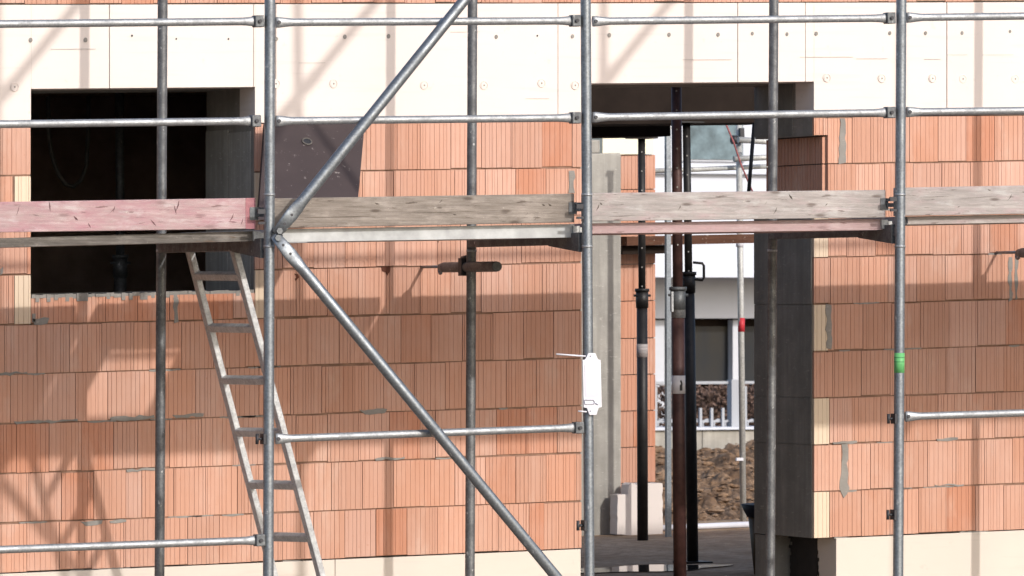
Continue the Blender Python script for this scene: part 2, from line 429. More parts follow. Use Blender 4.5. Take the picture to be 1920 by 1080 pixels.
# parging on the right door jamb, in coats with a seam at each course
for k, (a, b) in enumerate(((Z_P, Z_P + 2 * CH), (Z_P + 2 * CH, Z_P + 3 * CH), (Z_P + 3 * CH, Z_P + 5 * CH), (Z_P + 5 * CH, NZ0))):
    par = MB(); par.box(DU1 - .004 - .002 * (k % 2), DU1 - .0003, -.022, -BT - .004, a + .002, b - .001); obj('jamb_parging', par, M['plaster'], bld)
par = MB(); par.box(DU1 - .004, DU1 - .0003, -INS - .03, -BT - .004, NZ1 + .01, DZ1 - .004)
obj('jamb_parging', par, M['plaster'], bld)
par = MB()
par.box(WU1 - .004, WU1 - .0003, -.06, -.40, WZ0 + .012, Z_P + 8.85 * CH); par.box(WU1 - .006, WU1 - .0003, -.401, -BT, WZ0 + .012, Z_P + 6.6 * CH)
par.box(WU1 - .005, WU1 - .0003, -.401, -BT, Z_P + 6.6 * CH + .003, Z_I0 - .02)
obj('window_parging', par, M['concrete'], bld)
sill = MB(); n = 60
for k in range(n):                                    # rough mortar bed on the window sill
    a = WU0 + .004 + (WU1 - WU0 - .008) * k / n; b = WU0 + .004 + (WU1 - WU0 - .008) * (k + 1) / n
    h = .010 + .006 * random.random(); sill.box(a, b, -.004 + .008 * random.random(), -BT + .01, WZ0 - .004 - random.choice((0, 0, .006, .012, .02)), WZ0 + h)
tag(obj('sill_mortar', sill, M['mortar'], bld), 'rough pale mortar bed along the window sill')

# insulation band: boards with open joints
jx = [-260, 205, 475, 517, 1046, 1383, 1510, 1775, 2300]
band = MB()
bp = [uL] + [U(x) for x in jx[1:-1]] + [uR]
for a, b in zip(bp[:-1], bp[1:]):
    dv = random.uniform(0, .004)
    rs = subtract(subtract([(a + .0016, b - .0016, Z_I0 + .003, Z_I1 - .002)], (WU0, WU1, WZ0, WZ1)), (DU0, DU1, -5, DZ1))
    for r in rs: band.box(r[0], r[1], dv, -INS, r[2], r[3])
bo = obj('insulation_band', band, M['insul'], bld, bevel=.002)
for x, y, r in [(57,75,.012),(160,75,.012),(247,67,.006),(330,73,.005),(428,73,.005),(518,73,.010),(646,69,.012),(728,68,.012),(930,69,.011),(1007,67,.005),(1073,68,.011),(1142,66,.012),(1254,65,.011),(1346,65,.011),(1410,63,.010),(1475,64,.010),(1530,63,.011),(1668,62,.010),(1735,62,.010),(1803,62,.011),(1893,59,.009)]:
    d = MB(); c = P(x, y, .0); d.tube([c + Vector((0, .01, 0)), c + Vector((0, -.0065, 0))], [(r * .8, r), (r * .8, r)], 14)
    obj('fixing_plug', d, M['mortar'] if r > .007 else M['dark_steel'], bo)
for x, y in [(27,163),(517,157),(625,157),(795,160),(907,160),(1015,156),(1078,160),(1550,146),(1653,147),(1748,147),(1805,148),(1903,148)]:
    d = MB(); c = P(x, y, .0); d.ring(c + Vector((0, -.0035, 0)), (0, 1, 0), .021, .003, 22, 6); d.tube([c, c + Vector((0, -.0055, 0))], [(.018, .02), (.016, .018)], 18)
    fx = obj('fixing_disc', d, M['insul'], bo)
    d = MB(); d.tube([c, c + Vector((0, -.0075, 0))], .0045, 8); obj('fixing_pin', d, M['mortar'], fx)

M['scribe'] = mat_plain('pencil_line', (.42, .385, .36), 0.9)
for x0, y0, x1 in ((1280,112,1372),(1500,107,1600),(1606,110,1664),(1733,111,1764),(1776,103,1814),(1842,103,1900),(560,118,610),(845,60,900),(985,185,1030),(95,92,180)):
    d = MB(); a, b = P(x0, y0, .0048), P(x1, y0 - (x1 - x0) * .004, .0048); d.bar(a, b, .001, .0022); obj('scribed_line', d, M['scribe'], bo)
# plinth strip of insulation and what shows behind its end beside the doorway
PE = U(1567)
zb = -0.6
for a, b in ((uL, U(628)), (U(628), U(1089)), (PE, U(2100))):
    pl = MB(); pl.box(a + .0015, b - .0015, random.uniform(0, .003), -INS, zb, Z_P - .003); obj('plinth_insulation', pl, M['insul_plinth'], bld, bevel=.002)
pb = MB()
pb.box(uL, DU0 - .01, -INS - .002, -BT, zb, Z_P + .002); pb.box(PE + .02, uR, -INS - .002, -BT, zb, Z_P + .002)
obj('footing', pb, M['concrete'], bld)
bt = MB(); zz = zb
while zz < Z_P - .004:
    h = min(.012 + .014 * random.random(), Z_P - .004 - zz)
    bt.box(PE + .0015, PE + .0185, -INS - .004 + random.uniform(-.002, .03), -.545 - random.uniform(0, .05), zz, zz + h); zz += h
tag(obj('bitumen_coating', bt, M['bitumen'], bld), 'black ragged bitumen coat under the right door jamb')
fo = MB(); fo.box(DU1 + .0, PE + .018, -.60, -BT, zb, Z_P - .004); obj('jamb_base', fo, M['plaster'], bld)

# mortar smears
def jag(poly_px, v=.0, t=.007, seg=9, amp=2.2):
    m = MB(); pts = []
    for (x0, y0), (x1, y1) in zip(poly_px, poly_px[1:] + poly_px[:1]):
        L = math.hypot(x1 - x0, y1 - y0); k = max(1, int(L / seg))
        for i in range(k):
            f = i / k; pts.append(P(x0 + (x1 - x0) * f + random.uniform(-amp, amp) * (i > 0), y0 + (y1 - y0) * f + random.uniform(-amp, amp) * (i > 0), v - .003))
    m.prism(pts, (0, -t, 0)); return m
for poly in ([(1574,222),(1583,222),(1585,305),(1572,308)], [(1548,570),(1558,572),(1558,655),(1549,653)],
             [(1577,833),(1588,832),(1588,905),(1592,915),(1581,934),(1573,916),(1576,890)], [(1066,320),(1076,320),(1077,362),(1065,362)],
             [(324,558),(333,557),(334,604),(326,606)], [(1891,482),(1897,482),(1897,562),(1890,566)], [(1902,480),(1907,480),(1907,560),(1903,562)],
             [(60,598),(92,596),(88,607),(64,609)], [(672,768),(726,767),(720,775),(684,777)],
             [(25,790),(145,785),(145,790),(30,796)], [(205,783),(288,778),(290,784),(208,790)], [(322,778),(352,776),(382,775),(380,781),(330,784)],
             [(150,978),(192,975),(190,982),(160,986)], [(236,881),(292,877),(292,882),(238,886)], [(205,977),(236,974),(236,978),(206,981)],
             [(0,700),(50,697),(50,701),(0,704)], [(1560,829),(1606,826),(1606,830),(1562,833)], [(1752,909),(1806,908),(1806,911),(1753,912)], [(1755,823),(1795,820),(1795,824),(1757,827)],
             [(702,860),(758,856),(758,860),(704,864)], [(0,505),(5,500),(5,512),(0,516)], [(60,588),(66,588),(66,603),(60,604)]):
    obj('mortar_smear', jag(poly), M['mortar'], bld)
for _ in range(46):                                   # squeezed-out bed mortar in thin broken runs
    c = random.randint(0, 8); x = random.choice((random.uniform(0, 1060), random.uniform(0, 600), random.uniform(1560, 1900)))
    if c >= 5 and x < 520 or 480 < x < 690 and c > 6: continue
    y = Y0 - (Z_P + c * CH + SL * U(x) - CZ) * F / ((P(x, 540, 0) - CAM).dot(Vector((SN, CS, 0)))); L = random.uniform(14, 70); h = random.uniform(1.6, 3.6); q = L * 0.036
    obj('mortar_smear', jag([(x, y - 1), (x + L, y - 1 - q), (x + L, y + h * .6 - q), (x + L * .4, y + h - q * .4), (x, y + h * .5)], 0, .004, 6, .9), M['mortar'], bld)
M['rib_hole'] = mat_plain('broken_clay', (.10, .035, .02), 0.9)
for poly in ([(715,500),(731,499),(730,510),(726,517),(723,511),(716,508)], [(551,513),(558,514),(560,520),(554,527),(552,523),(556,519)], [(820,449),(822,449),(821,455)], [(503,503),(509,502),(508,506)]):
    obj('broken_rib', jag(poly, 0, .0075, 4, .8), M['rib_hole'], bld)

# room behind the window
rm = MB(); r0, r1, rb, zc, zf = -5.4, DU0 - .02, -5.0, Z_I1 - .32, -.25
rm.box(r0, r1, rb, rb - .2, zf, zc); rm.box(r0, r0 + .1, -BT - .003, rb + .002, zf, zc); rm.box(r1 - .25, r1, -BT - .003, rb + .002, zf, zc)
obj('inner_wall', rm, M['dark_room'], bld)
rm = MB(); rm.box(r0, r1, -.302, rb - .2, Z_I1 - .3195, Z_I1 - .1); obj('ceiling_slab', rm, M['dark_room'], bld)
rm = MB(); rm.box(r0, r1, -BT - .002, rb, zf - .2, zf - .002); obj('room_floor', rm, M['dark_room'], bld)

# passage behind the doorway: floor in two levels, back pier, pillar, cross beams
PV, PC = -7.1, -6.75
FZ = CZ - 1.50 - SL * U(1180, PV)
fl = MB(); fl.box(DU0 - .015, 6.0, -BT, -8.0, zb, FZ - .001); fl.box(DU0 - .015, DU1 + .1, .10, -BT, zb, FZ)
obj('floor_slab', fl, M['floor'], bld)
pw = MB(); pts = []
for k in range(36):
    a = 2 * math.pi * k / 36; q = .75 + .25 * math.sin(3 * a + 1) * math.cos(2 * a)
    cpt = P(1190, 1064, -2.85); pts.append(W3(cpt.x + .62 * q * math.cos(a), -2.85 + .42 * q * math.sin(a), FZ + .003))
pw.prism(pts, (0, 0, .003)); tag(obj('puddle', pw, M['water'], bld), 'shallow puddle on the doorway floor')
pier = MB(); pz = [ZT(1200, y, PV) for y in (1005, 905, 838, 770, 702, 634, 564, 495, 425, 355, 290)]
pu0, pu1 = U(1120, PV), U(1229, PV)
for k, (a, b) in enumerate(zip(pz[:-1], pz[1:])):
    cut = pu0 + (pu1 - pu0) * (.80 if k % 2 else .62)
    for s, e in ((pu0, cut), (cut, pu1)):
        groove_panel(pier, s, e, a, b, (random.uniform(0, .5), random.uniform(.1, .7), 0), lambda s_, v_, z_: W3(s_, PV + v_, z_))
obj('back_pier', pier, M['clay'], bld)
pc = MB(); pc.box(pu0, pu1 - .004, PV - .0205, PV - .7, zb, pz[-1]); obj('pier_core', pc, M['core'], bld)
ib = MB(); ib.box(U(1130, PV + .02), U(1226, PV + .02), PV + .02, PV - .6, pz[-1] + .003, ZT(1180, 200, PV)); obj('pier_head_insulation', ib, M['insul_yellow'], bld)
pp = MB(); a, b = U(1060, PC), U(1165, PC); pp.box(a, b, PC, PC - .4, zb, ZT(1150, 287, PC)); pp.box(a, U(1128, PC), PC - .02, PC - .38, ZT(1150, 287, PC), ZT(1110, 262, PC))
obj('concrete_pillar', pp, M['concrete'], bld, bevel=.01)
lp = MB(); v = PC + .05
poly = [(1144,1001),(1144,927),(1150,926),(1164,926),(1165,908),(1172,905),(1180,909),(1190,905),(1228,905),(1229,1005),(1190,1003)]
pts = []
for (x0, y0), (x1, y1) in zip(poly, poly[1:] + poly[:1]):
    k = max(1, int(math.hypot(x1 - x0, y1 - y0) / 7))
    for i in range(k): pts.append(P(x0 + (x1 - x0) * i / k + random.uniform(-.8, .8), y0 + (y1 - y0) * i / k + random.uniform(-.8, .8), v))
lp.prism(pts, (0, -.12, 0)); tag(obj('insulation_offcut', lp, M['insul'], bld), 'L shaped cream insulation piece at the foot of the back pier')
BV = -3.2
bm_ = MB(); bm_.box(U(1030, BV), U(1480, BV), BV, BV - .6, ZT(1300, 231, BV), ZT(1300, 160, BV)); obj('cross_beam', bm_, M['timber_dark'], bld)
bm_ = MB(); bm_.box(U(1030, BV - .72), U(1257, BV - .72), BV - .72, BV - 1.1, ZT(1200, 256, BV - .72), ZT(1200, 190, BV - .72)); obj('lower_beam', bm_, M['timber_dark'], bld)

# ------------------------------------------------------------------ scaffold
VF, VB = 2.20, 0.65
RP, RG = 0.0255, 0.0185
FR = {}
def frame(key, ft, fb, bt_, bb, tr, label):
    """ft, fb: photo x of the front pole at top / bottom; bt_, bb: the back pole; tr: transom heights (photo y) at the back and front pole"""
    f0, f1 = P(fb, 1080, VF), P(ft, 0, VF); b0, b1 = P(bb, 1080, VB), P(bt_, 0, VB)
    t = thing('scaffold_stand', label, 'scaffold frame', (f0.x, f0.y, -0.3), 'welded scaffold frames')
    for q0, q1, r in ((f0, f1, RP), (b0, b1, RP * .98)):
        d = (q1 - q0) / (q1.z - q0.z); lo_, hi = q0 + d * (-.28 - q0.z), q1 + d * 2.95
        m = MB(); m.tube([lo_, q0, q0.lerp(q1, .5), q1, hi], r, 22); p = obj('pole', m, M['galv'] if r == RP else M['galv_old'], t)
        for yy in ((365, 462) if r == RP else (470,)):
            m = MB(); f = (1080 - yy) / 1080; c = q0.lerp(q1, f); m.tube([c - Vector((0, 0, .006)), c + Vector((0, 0, .006))], r + .0018, 22); obj('joint_collar', m, M['galv_pale'], p)
        m = MB(); m.box(lo_.x - .08, lo_.x + .08, -lo_.y + .08, -lo_.y - .08, -.2995 - SL * lo_.x, -.285 - SL * lo_.x); obj('base_plate', m, M['galv_dark'], p)
    ya, yb = tr; bq = b0.lerp(b1, (1080 - ya) / 1080); fq = f0.lerp(f1, (1080 - yb) / 1080)
    bq = P(bt_ + (bb - bt_) * ya / 1080, ya, VB); fq = P(ft + (fb - ft) * yb / 1080, yb, VF)
    m = MB(); m.bar(bq, fq, .048, .048); tr_ = obj('transom', m, M['galv_dark'], t, bevel=.003)
    m = MB(); dq = (fq - bq).normalized(); m.prism([fq - dq * .03 + Vector((-.004, 0, .035)), fq - dq * .42 + Vector((-.004, 0, .02)), fq - dq * .42 + Vector((-.004, 0, -.028)), fq - dq * .03 + Vector((-.004, 0, -.06))], (-.03, 0, 0))
    obj('gusset', m, M['galv_dark'], t)
    m = MB(); c = fq + Vector((-.03, 0, .16))             # toe board pin and clip beside the front pole
    m.bar(c + Vector((-.030, -.005, 0)), c + Vector((.01, -.005, 0)), .012, .022); m.bar(c + Vector((-.018, -.01, -.07)), c + Vector((-.018, -.01, .05)), .014, .014)
    m.bar(c + Vector((-.03, -.012, -.055)), c + Vector((.005, -.012, -.055)), .012, .012)
    obj('board_pin', m, M['dark_steel'], t)
    FR[key] = dict(o=t, f0=f0, f1=f1, b0=b0, b1=b1)
    return t
fA = frame('a', 506, 503, 305, 299, (465, 460), 'left scaffold frame, its front pole meeting both diagonal braces')
fB = frame('b', 1098, 1105, 886, 881, (455, 449), 'middle scaffold frame with the white tag plate on its front pole')
fC = frame('c', 1690, 1684, 1451, 1444, (440, 434), 'right scaffold frame with a green sticker band on its front pole')
fD = frame('d', 2268, 2260, 2000, 1994, (424, 420), 'scaffold frame past the right edge of the photo, casting pole shadows on the wall')
# green sticker
s_ = MB(); q = FR['c']; 
def fpt(k, y): return q_at(FR[k]['f0'], FR[k]['f1'], y)
def q_at(a, b, y): return a.lerp(b, (1080 - y) / 1080)
s_.tube([fpt('c', 699), fpt('c', 662)], RP + .0007, 22); st = obj('sticker', s_, M['green_tape'], [c for c in fC.children if c.name.startswith('pole')][0])
# faint dark print lines on the sticker
m = MB()
for yy in (670.5, 678.5): 
    m.tube([fpt('c', yy + .6), fpt('c', yy - .6)], RP + .0010, 22, False)
obj('print_line', m, M['green_dark'], fC)
# T bolts sticking out left of the front poles
for k, ys in (('c', (785, 965)), ('b', (985,)), ('a', (823,))):
    for yy in ys:
        c = fpt(k, yy); m = MB(); m.tube([c + Vector((-.02, 0, 0)), c + Vector((-.062, 0, 0))], .007, 10); m.tube([c + Vector((-.058, 0, -.024)), c + Vector((-.058, 0, .024))], .008, 10); m.bar(c + Vector((-.034, 0, 0)), c + Vector((-.022, 0, 0)), .05, .05)
        obj('wing_bolt', m, M['dark_steel'], FR[k]['o'])

def rail(x0, y0, x1, y1, label, v=VF, r=RG, box=True, left=True, mat='galv_pale', group='scaffold guard rails', name='guard_rail', vis_end=True):
    a, b = P(x0, y0, v), P(x1, y1, v); d = (b - a).normalized(); L = (b - a).length
    t = thing(name, label, 'guard rail', a, group)
    pts = []; rad = []
    for s, k in ((0, (.011, .026)), (.018, (.011, .026)), (.05, (.016, .022)), (.085, (r, r)), (L * .5, (r, r)), (L - .085, (r, r)), (L - .05, (.016, .020)), (L - .02, (.013, .023)), (L, (.013, .023))):
        pts.append(a + d * s); rad.append(k)
    m = MB(); m.tube(pts, rad, 18); obj('tube', m, M[mat], t)
    if box:
        m = MB(); m.bar(b - d * .012, b + d * .034, .052, .056); eb = obj('wedge_head', m, M['galv_dark'], t, bevel=.004)
        m = MB(); m.tube([b + Vector((.01, -.03, 0)) , b + Vector((.01, -.036, 0))], .009, 10); obj('rivet', m, M['dark_steel'], eb)
    if left:
        m = MB(); m.tube([a + d * .012 + Vector((0, -.018, 0)), a + d * .012 + Vector((0, .018, 0))], .009, 10); obj('hook_bolt', m, M['dark_steel'], t)
    return t
rail(-90, 46, 480, 40, 'top guard rail left of the left scaffold frame, crossing above the window hole')
rail(517, 42, 1074, 39, 'top guard rail of the middle bay, crossed by the rising diagonal brace')
rail(1111, 40, 1664, 34, 'top guard rail above the doorway, on the cream insulation')
rail(1700, 33, 2248, 26, 'top guard rail right of the right scaffold frame')
rail(-90, 234, 474, 227, 'second guard rail across the dark window hole')
rail(517, 227, 1074, 221, 'second guard rail of the middle bay, along the top of the leaning brown panel')
rail(1111, 220, 1664, 211, 'second guard rail of the doorway bay with flaking cement and a red spot')
rail(1700, 210, 2248, 203, 'second guard rail right of the right scaffold frame, along the insulation bottom edge')
rail(-90, 1034, 482, 1013, 'low guard rail at the bottom left, below the ladder rungs')
rail(516, 823, 1080, 802, 'low guard rail of the middle bay behind the falling diagonal brace')
rail(1697, 781, 2248, 764, 'low guard rail at right beside a wing bolt, below the green sticker')
# red paint spot on a rail
# diagonal braces
def brace(x0, y0, x1, y1, label):
    v = VF + .058; a, b = P(x0, y0, v), P(x1, y1, v); d = (b - a).normalized(); L = (b - a).length
    t = thing('diagonal_brace', label, 'diagonal brace', a, 'diagonal scaffold braces')
    fl_ = (.034, .007); r = .0265
    pts = [a - d * .02, a + d * .10, a + d * .145, a + d * .19, a + d * L * .5, b - d * .19, b - d * .12, b]
    m = MB()
    prof = [(.007, .024), (.007, .034), (.014, .032), (r, r), (r, r), (r, r), (.012, .032), (.007, .03)]
    # 'across' must be the wall normal, so build with explicit axes
    y_ax = Vector((0, -1, 0)); x_ax = d.cross(y_ax).normalized(); n = 20; rings = []
    for p, (rn, rx) in zip(pts, prof):
        bb = len(m.v)
        for j in range(n):
            an = 2 * math.pi * j / n; m.v.append(p + x_ax * rx * math.cos(an) + y_ax * rn * math.sin(an))
        rings.append(bb)
    for k in range(len(rings) - 1):
        for j in range(n): m.idx([rings[k] + j, rings[k] + (j + 1) % n, rings[k + 1] + (j + 1) % n, rings[k + 1] + j], True)
    m.idx([rings[0] + j for j in range(n)][::-1]); m.idx([rings[-1] + j for j in range(n)])
    obj('tube', m, M['galv'], t)
    m = MB()
    for s in (.0, .045, .10): m.tube([a + d * s + Vector((0, -.004, 0)), a + d * s + Vector((0, -.0085, 0))], .0068 if s else .008, 10)
    obj('bolt_hole', m, M['dark_steel'], t)
    m = MB(); m.tube([a + Vector((0, .05, 0)), a + Vector((0, -.018, 0))], .010, 10); m.tube([a + Vector((0, -.012, -.0)), a + Vector((0, -.02, 0))], .016, 6); obj('pivot_bolt', m, M['galv_dark'], t)
    return t
brace(522, 433, 1112, -300, 'diagonal brace rising to the right from the left frame past both rails')
brace(519, 446, 1100, 1151, 'diagonal brace falling to the right from the left frame in front of the block wall')

brace(522, -298, 1112, -1030, 'upper diagonal brace rising from the left frame above the photo, seen by its shadow')
brace(1114, -302, 1700, -1030, 'upper diagonal brace rising from the middle frame above the photo, seen by its shadow')
brace(1702, -306, 2280, -1030, 'upper diagonal brace rising from the right frame above the photo, seen by its shadow')
# toe boards
def toe(x0, yt0, yb0, x1, yt1, yb1, mat, label, end=None):
    v = VF - .075; th = .045
    a0, a1, b0, b1 = P(x0, yt0, v), P(x0, yb0, v), P(x1, yt1, v), P(x1, yb1, v); o = Vector((0, th, 0))
    t = thing('toe_board', label, 'toe board', a1, 'toe boards along the deck')
    m = MB(); m.hexa([a0, a1, b1, b0, a0 + o, a1 + o, b1 + o, b0 + o]); bd = obj('board', m, M[mat], t, bevel=.004)
    m = MB(); c0, c1 = b0.lerp(b1, .30), b0.lerp(b1, .72); d = (a0 - b0).normalized()
    m.hexa([c0 + d * .030 + Vector((0, -.004, 0)), c1 + d * .030 + Vector((0, -.004, 0)), c1 - d * .012 + Vector((0, -.004, 0)), c0 - d * .012 + Vector((0, -.004, 0)), c0 + d * .030, c1 + d * .030, c1 - d * .012, c0 - d * .012])
    for f in (.36, .55): c = b0.lerp(b1, f); m.bar(c - d * .0 + Vector((0, -.008, 0)), c - d * .045 + Vector((0, -.008, 0)), .012, .02 if f > .5 else .014)
    obj('end_bracket', m, M['galv_dark'], t)
    return t, a0, a1, b0, b1
rt = toe(-90, 380, 437, 479, 371, 429, 'wood_red', 'pinkish red worn toe board across the window hole at left')
# the stronger red end of that board
m = MB(); _, a0, a1, b0, b1 = rt; d = (a0 - b0).normalized()
m.hexa([b0 + d * .05 + Vector((0, -.0015, 0)), b1 + d * .05 + Vector((0, -.0015, 0)), b1 + Vector((0, -.0015, 0)), b0 + Vector((0, -.0015, 0)), b0 + d * .05 + Vector((0, .0, 0)), b1 + d * .05, b1, b0])
M['red_end'] = mat_wood('bright_red_end', (.27, .125, .135), (.33, .15, .165), (.40, .21, .22), (.2, .05, .05), .3)
tag(obj('painted_end', m, M['red_end'], rt[0]), 'brighter red painted end of the board')
toe(503, 372, 428, 1077, 363, 417, 'wood_grey', 'brownish grey weathered toe board of the middle bay, crossed by the rising brace')
toe(1096, 362, 415, 1661, 356, 408, 'wood_pale', 'pale grey toe board crossing the doorway above the pink edge')
toe(1682, 352, 405, 2950, 328, 384, 'wood_pale', 'pale grey toe board right of the right scaffold frame')

# splits and knots in the boards
def splits(root, v, polys, mat):
    for poly in polys:
        m = MB(); m.prism([P(x, y, v) for x, y in poly], (0, -.0012, 0)); obj('grain_split', m, M[mat], root)
M['split_red'] = mat_plain('dark_red_split', (.10, .045, .05), 0.9, 0, .3, 30); M['split_grey'] = mat_plain('dark_split', (.07, .055, .045), 0.9, 0, .3, 30)
sliver = lambda x0, y0, x1, y1, w: [(x0, y0), ((x0 + x1) / 2 + w, (y0 + y1) / 2), (x1, y1), ((x0 + x1) / 2 - w * .3, (y0 + y1) / 2 + w)]
TB = [o for o in bpy.data.objects if o.name.startswith('toe_board')]
splits(TB[0], VF - .0745, [sliver(92, 377, 94, 396, 1.5), sliver(31, 404, 36, 386, 1), sliver(138, 405, 146, 413, 2.2), sliver(203, 402, 216, 388, 1.6), sliver(212, 398, 215, 386, 1), sliver(330, 396, 336, 374, 2), sliver(326, 384, 331, 402, 1), sliver(282, 411, 293, 424, 1.2), sliver(165, 418, 170, 427, 1.2), sliver(430, 416, 438, 400, 2.2), sliver(452, 421, 455, 410, 1.2), sliver(255, 420, 272, 417, .8), sliver(60, 402, 74, 404, .8)], 'split_red')
splits(TB[1], VF - .0745, [sliver(702, 380, 712, 383, 2), sliver(823, 381, 829, 374, 1.6), sliver(849, 401, 856, 403, 1.6), sliver(1016, 382, 1022, 386, 2), sliver(1028, 382, 1034, 386, 2), sliver(560, 408, 700, 405, .8), sliver(740, 400, 900, 396, .7), sliver(985, 404, 990, 398, 1), sliver(1001, 414, 1005, 408, 1.2), sliver(640, 388, 690, 387, .6)], 'split_grey')
splits(TB[2], VF - .0745, [sliver(1118, 395, 1123, 383, 2), sliver(1125, 380, 1129, 384, 1.6), sliver(1272, 393, 1276, 385, 1.6), sliver(1432, 385, 1438, 378, 1), sliver(1450, 402, 1457, 388, 1.6), sliver(1479, 364, 1486, 374, 1.8), sliver(1547, 386, 1551, 381, 1.6), sliver(1140, 406, 1190, 404, .7), sliver(1300, 372, 1380, 370, .6)], 'split_grey')
splits(TB[3], VF - .0745, [sliver(1889, 376, 1897, 364, 2), sliver(1795, 388, 1800, 386, 1.6), sliver(1852, 355, 1858, 357, 1.4), sliver(1720, 370, 1790, 367, .6), sliver(1800, 372, 1870, 368, .6)], 'split_grey')
# decks
def deck(x0, yt0, yb0, x1, yt1, yb1, mat, label, hatch=None, hooks=True):
    v0, v1 = VF - .125, VB + .03
    a0, a1, b0, b1 = P(x0, yt0, v0), P(x0, yb0, v0), P(x1, yt1, v0), P(x1, yb1, v0)
    t = thing('deck_plank', label, 'scaffold deck', a1, 'scaffold decks')
    def slab(fa, fb, va, vb, m):
        p0, p1, q0, q1 = a0.lerp(b0, fa), a1.lerp(b1, fa), a0.lerp(b0, fb), a1.lerp(b1, fb)
        sh = lambda p, vv: Vector((p.x, -vv, p.z))
        m.hexa([sh(p0, va), sh(p1, va), sh(q1, va), sh(q0, va), sh(p0, vb), sh(p1, vb), sh(q1, vb), sh(q0, vb)])
    m = MB()
    if hatch:
        h0, h1, hv0, hv1 = hatch
        slab(0, h0, v0, v1, m); slab(h1, 1, v0, v1, m); slab(h0, h1, v0, hv0, m); slab(h0, h1, hv1, v1, m)
    else: slab(0, 1, v0, v1, m)
    obj('deck_board', m, M[mat], t)
    d = (b0 - a0).normalized(); c = a0.lerp(a1, .5); e = b0.lerp(b1, .5)
    m = MB(); m.bar(e - d * .012, e + d * .022, .03, .045); m.bar(e + d * .02, e + d * .045, .03, .03); obj('end_hook', m, M['alu'], t)
    m = MB(); m.ring(c + Vector((.0, -.012, -.002)), (0, 1, 0), .018, .006, 14, 6); obj('end_hook', m, M['dark_steel'], t)
    return t
deck(-90, 449, 466, 478, 433, 452, 'wood_edge', 'dark weathered wooden scaffold deck edge under the red toe board')
fa_u = FR['a']['f0'].x
deck(520, 430, 454, 1077, 420, 445, 'deck_alu', 'pale metal framed scaffold deck of the middle bay with ladder hatch', hatch=(.11, .38, 1.82, 1.02))
deck(1101, 419, 438, 1655, 410, 431, 'wood_pink', 'pink stained wooden scaffold deck edge across the doorway')
deck(1693, 406, 421, 2950, 384, 399, 'wood_pale', 'thin grey wooden scaffold deck edge at the right')

# ladder hung under the deck hatch
v1 = 1.06; uu = U(363, v1); v2 = V_of(447, uu)
def on(v, x0, y0, x1, y1, y): f = (y - y0) / (y1 - y0); return P(x0 + (x1 - x0) * f, y, v)
Lr = lambda y: on(v1, 357, 475, 514, 1083, y); Rr = lambda y: on(v2, 441, 475, 603, 1083, y)
lt = thing('ladder', 'leaning grey metal ladder below the deck behind the left front pole', 'ladder', Lr(1130))
for fn in (Lr, Rr):
    m = MB(); a, b = fn(452), fn(1170); m.bar(a, b, .058, .030, Vector((1, 0, .2)));  obj('rail', m, M['ladder'], lt, bevel=.004)
for y in (518, 615.5, 713, 811, 909, 1007, 1105):
    m = MB(); a, b = Lr(y - 1), Rr(y + 1 if y > 900 else y); m.bar(a, b, .034, .036, Vector((-.5, 0, .87))); obj('rung', m, M['ladder'], lt, bevel=.004)

# wall ties
def tie(xw, yw, upx, vtube0, vtube1, label):
    u = U(xw); zt = ZT(xw, yw)
    base = W3(u, 0, zt); t = thing('wall_tie', label, 'wall tie', base, 'tubes tying the scaffold to the wall')
    m = MB(); m.tube([W3(u, vtube0, zt), W3(u, vtube0 + .05, zt), W3(u, vtube1 - .02, zt), W3(u, vtube1, zt)], [.021, .027, .027, .025], 18)
    obj('tube', m, M['galv_dark'], t)
    m = MB(); m.tube([W3(u, -.05, zt + .004), W3(u, vtube0 - .02, zt + .004)], .008, 10); m.ring(W3(u, vtube0 - .01, zt - .012), (1, 0, 0), .02, .007, 16, 8); obj('eye_bolt', m, M['galv'], t)
    m = MB(); c = W3(u, VB, zt); 
    m.bar(c + Vector((-.03, .06, .0)), c + Vector((.03, .06, 0)), .045, .09); m.bar(c + Vector((0, .085, -.055)), c + Vector((0, .085, .06)), .03, .03); m.tube([c + Vector((0, .10, .045)), c + Vector((0, .02, .05))], .012, 8)
    obj('coupler', m, M['dark_steel'], t)
tie(792, 502, 884, .26, 1.02, 'short dark tie tube crossing the middle back pole below the deck')
tie(1868, 475, 1992, .26, 1.02, 'tie tube at the right edge, above a mortar smear')

# tag plate on the middle front pole
vt = VF + .036
tg = thing('tag_plate', 'white plastic scaffold tag holder strapped to the middle front pole', 'tag holder', P(1109, 778, vt))
m = MB(); m.prism([P(x, y, vt) for x, y in ((1102,662),(1115,662),(1120,674),(1125,675),(1127,763),(1121,765),(1117,778),(1104,778),(1099,765),(1093,764),(1091,675),(1096,674))], (0, -.010, 0)); obj('plate', m, M['white_plastic'], tg, bevel=.002)
m = MB(); m.prism([P(x, y, vt + .0102) for x, y in ((1096,684),(1121,684),(1123,744),(1097,744))], (0, -.002, 0)); obj('card', m, M['lilac_card'], tg)
m = MB(); m.tube([P(x, y, vt + .014) for x, y in ((1096,750),(1113,750),(1115,754),(1113,758),(1097,758),(1096,750))], .0020, 8); m.tube([P(1116,756,vt+.014), P(1122,759,vt+.014)], .002, 8); obj('clip', m, M['grey_line'], tg)
for x, y in ((1107,668),(1107,771)):
    m = MB(); m.tube([P(x, y, vt + .009), P(x, y, vt + .0125)], .0045, 10); obj('rivet', m, M['grey_line'], tg)
for a, b in (((1043,664),(1098,668)), ((1084,771),(1100,772))):
    m = MB(); m.tube([P(*a, vt - .012), P(*b, vt - .002)], .0042, 8); obj('cable_tie', m, M['white_plastic'], tg)

